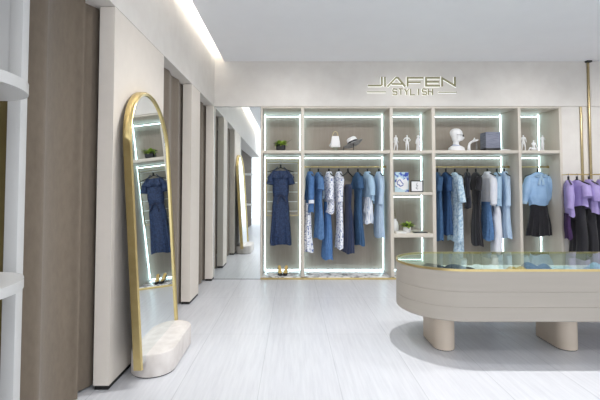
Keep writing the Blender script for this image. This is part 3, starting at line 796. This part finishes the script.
# bust
def bust():
    t = thing('display_bust', 'white bald display bust wearing dark glasses and a necklace', 'bust', (X(457.5,YS), YS, ZS))
    bm = bmesh.new(); n = 48; rings = []
    # z, centre x, half length (x), half width (y)
    rows = [(0,-.005,.125,.09),(.02,-.005,.128,.095),(.06,-.008,.122,.09),(.085,-.012,.095,.07),(.10,-.015,.06,.055),(.115,-.016,.048,.046),(.15,-.014,.044,.044),(.168,-.004,.056,.05),
            (.178,.008,.074,.055),(.19,.012,.084,.06),(.21,.008,.086,.064),(.235,.004,.090,.068),(.262,-.002,.096,.072),(.29,-.008,.098,.074),(.32,-.012,.094,.072),(.345,-.014,.08,.062),(.362,-.015,.058,.046),(.371,-.015,.03,.024),(.374,-.015,.008,.006)]
    sm = []
    for i in range(len(rows)-1):
        for s in range(3):
            u = s/3; p0 = rows[max(i-1,0)]; p1 = rows[i]; p2 = rows[i+1]; p3 = rows[min(i+2, len(rows)-1)]
            sm.append([.5*((2*p1[k])+(p2[k]-p0[k])*u+(2*p0[k]-5*p1[k]+4*p2[k]-p3[k])*u*u+(3*p1[k]-p0[k]-3*p2[k]+p3[k])*u**3) for k in range(4)])
    sm.append(rows[-1])
    for z, cx, hx, hy in sm:
        r = []
        for j in range(n):
            a = 2*pi*j/n; x = cx+hx*cos(a); y = hy*sin(a); f = max(0, cos(a))**24
            x += f*.026*math.exp(-((z-.222)/.014)**2) + f*.012*math.exp(-((z-.24)/.02)**2)      # nose
            x += max(0,cos(a))**14*.008*math.exp(-((z-.197)/.008)**2)                              # lips
            x -= sum(max(0, cos(a-s*.38))**60 for s in (-1,1))*.010*math.exp(-((z-.252)/.012)**2) # eye sockets
            r.append((x, y, z))
        rings.append(r)
    loft(bm, rings); obj('head_and_shoulders', bm, M_fig, t, 70)
    for s in (-1, 1):
        bm = bmesh.new(); tube(bm, [(-.012+.012*cos(a), s*.071, .235+.022*sin(a)) for a in [2*pi*i/14 for i in range(15)]], .004, 6); obj('ear', bm, M_fig, t)
    bm = bmesh.new()
    for s in (-1, 1):
        tube(bm, [(.088, s*.012, .258), (.080, s*.058, .260), (.03, s*.077, .262), (-.03, s*.078, .262)], .0032, 6)
        box(bm, .084, .090, min(s*.01,s*.052), max(s*.01,s*.052), .238, .268, bev=.002)
    tube(bm, [(.1,-.012,.262), (.1,.012,.262)], .003, 6)
    obj('glasses', bm, M_black, t)
    bm = bmesh.new(); tube(bm, [(-.012+.066*cos(a), .058*sin(a), .098-.010*cos(a)) for a in [2*pi*i/28 for i in range(29)]], .005, 8)
    obj('necklace', bm, mat('blue_beads', (110,130,180), .3, .3), t)
bust()
# hand
def hand():
    V = [(0,0,0),(-.002,0,.07),(.008,0,.125),(.035,0,.155),(.062,0,.163)]; R_ = [.030,.024,.018,.016,.017]
    E_ = [(0,1),(1,2),(2,3),(3,4)]
    def ch(root, pts, rr):
        p = root
        for q, r in zip(pts, rr): V.append(q); R_.append(r); E_.append((p, len(V)-1)); p = len(V)-1
    ch(4, [(.092,-.022,.166),(.118,-.026,.170),(.138,-.028,.184)], [.010,.0085,.007])
    ch(4, [(.095,-.007,.168),(.126,-.008,.176),(.148,-.008,.196)], [.010,.0085,.007])
    ch(4, [(.094,.008,.168),(.122,.010,.180),(.140,.011,.205)], [.010,.0085,.007])
    ch(4, [(.088,.022,.168),(.108,.026,.184),(.118,.028,.208)], [.009,.0078,.0065])
    ch(3, [(.055,-.026,.172),(.070,-.034,.196),(.078,-.034,.218)], [.011,.009,.0075])
    o = skin('display_hand', V, E_, R_, M_fig, sub=2, loc=(X(469.5,YS), YS, ZS+.004))
    tag(o, 'white display hand with raised fingers beside the bust', 'display hand')
hand()
bm = bmesh.new(); 
for q in (.0, .012): tube(bm, [(q,0,.003),(q+.002,0,.08),(q,0,.150)], .002, 6)
tag(obj('hanging_necklace', bm, M_steel, None, 40, (X(476,YS)-.004, YS-.03, ZS)), 'thin silver chain hanging from the display hand', 'necklace')
# grey box on black base
t = thing('gift_box', 'grey woven square box with a black base on the top shelf', 'box', (X(491,YS), YS, ZS))
obj('box_body', BOX(-.115, .12, -.10, .10, .05, .305, bev=.006), mat('grey_weave', (146,150,166), .8, c2=(120,124,142), scale=60, detail=1, stretch=(.15,.15,1)), t)
obj('box_base', BOX(-.117, .122, -.102, .102, 0, .05, bev=.004), M_black, t)
bm = bmesh.new(); tube(bm, smooth_path([(-.08,0,.012),(-.03,.01,.022),(.02,0,.02),(.07,-.01,.012)], 4), [.008]*4*3+[.01], 10)
tag(obj('white_scarf', bm, M_fig, None, 60, (X(506,6.2), 6.2, ZS)), 'small white rolled cloth lying beside the grey woven box', 'cloth')

# plants
def leaf(bm, base, az, el, L, w, curl=.6):
    n = 6; c = [Vector(base)]; d = Vector((cos(az)*cos(el), sin(az)*cos(el), sin(el)))
    side = Vector((-sin(az), cos(az), 0)); lp = []; rp = []; mp = []
    p = Vector(base)
    for i in range(n+1):
        t = i/n; ww = w*sin(pi*min(.98, t*.92+.06))**.8
        e = el - curl*t; d = Vector((cos(az)*cos(e), sin(az)*cos(e), sin(e)))
        mp.append(bm.verts.new(p)); up = Vector((0,0,1))*ww*.25
        lp.append(bm.verts.new(p+side*ww+up)); rp.append(bm.verts.new(p-side*ww+up)); p = p + d*L/n
    for i in range(n):
        bm.faces.new((mp[i], mp[i+1], lp[i+1], lp[i])); bm.faces.new((rp[i], rp[i+1], mp[i+1], mp[i]))
def plant(px, py, Y, zb, label, potmat, pot, leaves, seed, tall):
    rnd = random.Random(seed); t = thing('potted_plant', label, 'plant', (X(px,Y), Y, zb))
    w, h = pot; bm = bmesh.new()
    sq = 1 if potmat == M_black else .75
    e = .3 if potmat == M_black else 1
    rp = [(math.copysign(abs(cos(a))**e, cos(a)), math.copysign(abs(sin(a))**e, sin(a))) for a in [2*pi*i/32 for i in range(32)]]
    loft(bm, [[(a*w*k, b*w*k, z) for a, b in rp] for z, k in ((0,.8),(h*.5,1.0),(h,.98),(h,.86),(h*.85,.84))]); obj('pot', bm, potmat, t, 50)
    for nm, mm, cnt in (('foliage', mat('lime_leaf', (190,212,96), .5, c2=(146,182,70), scale=25), leaves), ('dark_foliage', mat('dark_leaf', (58,92,50), .5, c2=(40,72,40), scale=25), leaves//4)):
        bm = bmesh.new()
        for i in range(cnt):
            az = rnd.uniform(0, 2*pi); r = rnd.uniform(0, w*.6)
            leaf(bm, (r*cos(az), r*sin(az), h*.9), az, rnd.uniform(.35, 1.35), rnd.uniform(.06,.11)*(1.15 if nm == 'foliage' else 1.2), rnd.uniform(.016,.026), rnd.uniform(.3,1.4))
        obj(nm, bm, mm, t, 60)
    if tall:
        bm = bmesh.new(); leaf(bm, (w*.3,0,h*.8), -.1, .75, tall, .013, .3); leaf(bm, (w*.2,.01,h*.8), .2, .9, tall*.8, .012, .6); obj('long_leaf', bm, MATS['dark_leaf'], t, 60)
    return t
plant(280.8, 0, YS, ZS, 'green leafy plant in a black pot on the top shelf of the first bay', M_black, (.075,.10), 60, 3, .21)
plant(406.5, 0, 6.28, .69, 'green plant in a round white pot on the lower middle shelf', M_fig, (.062,.085), 44, 5, .17)
# white vase half hidden
t = thing('vase', 'small white vase with a thin dried stem, behind the divider', 'vase', (X(394.5,6.40), 6.40, .69))
bm = bmesh.new(); loft(bm, [[(r*cos(a), r*sin(a), z) for a in [2*pi*i/28 for i in range(28)]] for z, r in ((0,.045),(.02,.055),(.10,.056),(.15,.045),(.18,.022),(.20,.024),(.20,.016),(.16,.014))]); 
for v in bm.verts: v.co.z += .0
obj('vase_body', bm, M_fig, t, 50)
bm = bmesh.new(); tube(bm, smooth_path([(0,0,.15),(.01,0,.24),(0,.01,.33)], 4), .003, 6); 
for i in range(5): leaf(bm, (.008, 0, .22+i*.025), i*2.1, .7, .04, .008, .4)
obj('stem', bm, mat('dried_stem', (120,110,70), .7), t, 60)
tag(obj('tray', BOX(-.105,.105,-.05,.05,0,.014,bev=.004), M_black, None, 40, (X(419.5,6.2), 6.2, .69)), 'flat black tray on the lower middle shelf beside the plant', 'tray')
tag(obj('white_book', BOX(-.075,.075,-.09,.09,0,.022,bev=.003), M_white, None, 40, (X(399.5,6.2)+.0, 6.19, .69)), 'flat white book on the lower middle shelf in front of the vase', 'book')

# blue and white magazine standing up
ZM = 1.318; YM = 6.22
t = thing('magazine', 'standing magazine with a blue and white cover on the middle shelf', 'magazine', (X(401.6,YM), YM, ZM))
M_cov = mat('cover_print', (196,222,234), .4, c2=(48,84,186), scale=13, detail=2, thr=(.50,.60))
obj('cover', BOX(-.108,.108,-.004,.004,0,.31), M_cov, t)
bm = bmesh.new()
prism(bm, [(-.095,.10),(-.09,.20),(-.03,.235),(.03,.19),(.07,.22),(.10,.15),(.095,.05),(.03,.03),(-.03,.06)], 'y', -.006, -.0042); obj('white_petals', bm, M_fig, t)
bm = bmesh.new()
tube(bm, smooth_path([(-.06,-.007,.11),(-.07,-.007,.15),(-.03,-.007,.19),(0,-.007,.15),(.03,-.007,.12)], 4), .006, 6)
tube(bm, smooth_path([(-.05,-.007,.12),(-.02,-.007,.09),(.02,-.007,.11)], 4), .008, 6)
prism(bm, [(.03,.25),(.06,.305),(.105,.30),(.10,.25),(.06,.235)], 'y', -.006, -.0042)
prism(bm, [(-.105,.19),(-.07,.20),(-.08,.16),(-.105,.15)], 'y', -.006, -.0042)
obj('blue_drawing', bm, mat('cobalt_ink', (50,76,170), .5), t)
# picture frame
t = thing('picture_frame', 'small black picture frame with a line drawing on the middle shelf', 'picture frame', (X(416.8,6.16), 6.16, ZM))
bm = bmesh.new(); w, h, f = .098, .178, .014
for a in ((-w,-w+f,0,h), (w-f,w,0,h), (-w+f,w-f,0,f), (-w+f,w-f,h-f,h)): box(bm, a[0], a[1], -.008, .008, a[2], a[3])
obj('frame', bm, M_black, t)
obj('sheet', BOX(-w+f, w-f, -.002, .004, f, h-f), M_fig, t)
bm = bmesh.new(); tube(bm, smooth_path([(.01,-.003,.04),(-.012,-.003,.07),(.014,-.003,.09),(-.008,-.003,.115),(.008,-.003,.14)], 5), .003, 6)
tube(bm, [(-.02,-.003,.06),(.02,-.003,.06)], .002, 6); tube(bm, [(-.018,-.003,.10),(.022,-.003,.105)], .002, 6)
obj('line_drawing', bm, mat('ink', (60,60,76), .6), t)

# black court shoes
def shoe():
    t = thing('court_shoe', 'x', 'shoe')
    bm = bmesh.new(); n = 24; rings = []
    # along y: toe at -y
    for y, w, z0, z1 in ((-.125,.008,.002,.012),(-.115,.022,.001,.024),(-.09,.034,.0,.036),(-.06,.039,.002,.040),(-.02,.034,.016,.050),(.03,.027,.040,.075),(.075,.027,.060,.108),(.10,.024,.064,.122),(.112,.012,.068,.12)):
        rings.append([(w*cos(a), y, (z0+z1)/2 + (z1-z0)/2*sin(a)) for a in [2*pi*i/n for i in range(n)]])
    loft(bm, rings); obj('upper', bm, mat('black_patent', (20,20,22), .25), t, 60)
    bm = bmesh.new(); rings = []
    for y, w, z in ((-.075,.02,.041),(-.05,.031,.043),(-.01,.030,.056),(.03,.024,.078),(.07,.024,.108),(.098,.018,.122)):
        rings.append([(w*cos(a), y, z+.004*sin(a)) for a in [2*pi*i/16 for i in range(16)]])
    loft(bm, rings); obj('insole', bm, mat('tan_gold_leather', (206,176,110), .4), t, 60)
    bm = bmesh.new(); tube(bm, [(0,.098,.075),(0,.092,.04),(0,.09,0)], [.016,.009,.006], 10); obj('heel', bm, MATS['black_patent'], t)
    return t
s = shoe(); xs = X(282.8, 6.2)
s.location = (xs-.045, 6.24, .0405); s.rotation_euler = (0,0,.12); s['label'] = 'left black and gold high-heeled shoe of the pair under the navy dress'; s['group'] = 'pair of high-heeled shoes'
dup(s, (xs+.045, 6.24, .0405), -.12, 'right black and gold high-heeled shoe of the pair under the navy dress')

# ------------------------------------------------------------------ lights
def area(loc, size, power, color=(1,1,1), rot=(0,0,0), sy=None, spread=180):
    l = bpy.data.lights.new('downlight', 'AREA'); l.energy = power; l.color = color; l.size = size
    if sy: l.shape = 'RECTANGLE'; l.size_y = sy
    l.spread = radians(spread)
    o = bpy.data.objects.new('ceiling_light', l); COL.objects.link(o); o.location = loc; o.rotation_euler = rot
    return o
def spot(x, y, power, r=.04, ang=120, tgt=None):
    l = bpy.data.lights.new('spot', 'SPOT'); l.energy = power; l.shadow_soft_size = r; l.spot_size = radians(ang); l.spot_blend = 1
    l.color = (1.0,.985,.97)
    o = bpy.data.objects.new('ceiling_or_fill_spot', l); COL.objects.link(o); o.location = (x, y, 3.28)  # serves the ceiling spots and the added wall fills alike
    if tgt:
        o.rotation_euler = (Vector(tgt)-o.location).to_track_quat('-Z', 'Y').to_euler()
    return o
spot(1.15, 3.6, 205, .025)
spot(1.75, 3.55, 38, .03)
spot(3.0, 3.6, 110); spot(4.9, 3.6, 90)
spot(-.1, 3.2, 95); spot(-.1, 1.2, 60); spot(1.6, .8, 60); spot(3.2, .8, 60)
for sx_, tx_ in ((.0, .0), (1.9, 1.7), (3.6, 3.4), (5.2, 5.2)): spot(sx_, 4.2, 80, .06, 85, (tx_, 6.25, 1.5))  # unseen fill spots added to brighten the back wall
spot(.9, 2.6, 60, .08, 80, (-1.2, 3.6, 1.5)); spot(.6, 4.6, 40, .08, 80, (-1.2, 5.0, 1.5))  # unseen fill spots added to lift the left wall
w = bpy.data.worlds.new('world'); S.world = w; w.use_nodes = True
w.node_tree.nodes['Background'].inputs['Color'].default_value = (.90,.94,1,1)
w.node_tree.nodes['Background'].inputs['Strength'].default_value = 1.9

# ------------------------------------------------------------------ camera
cam = bpy.data.cameras.new('camera'); co = bpy.data.objects.new('camera', cam); COL.objects.link(co)
cam.sensor_width = 36; cam.lens = 24; cam.shift_x = 7/600; cam.shift_y = -25/600
cam.clip_start = .05
co.location = (0, 0, H); co.rotation_euler = (radians(90)+PITCH, 0, 0)
S.camera = co
S.view_settings.view_transform = 'Standard'; S.view_settings.look = 'None'; S.view_settings.gamma = 1
S.view_settings.use_curve_mapping = False; S.view_settings.exposure = .12
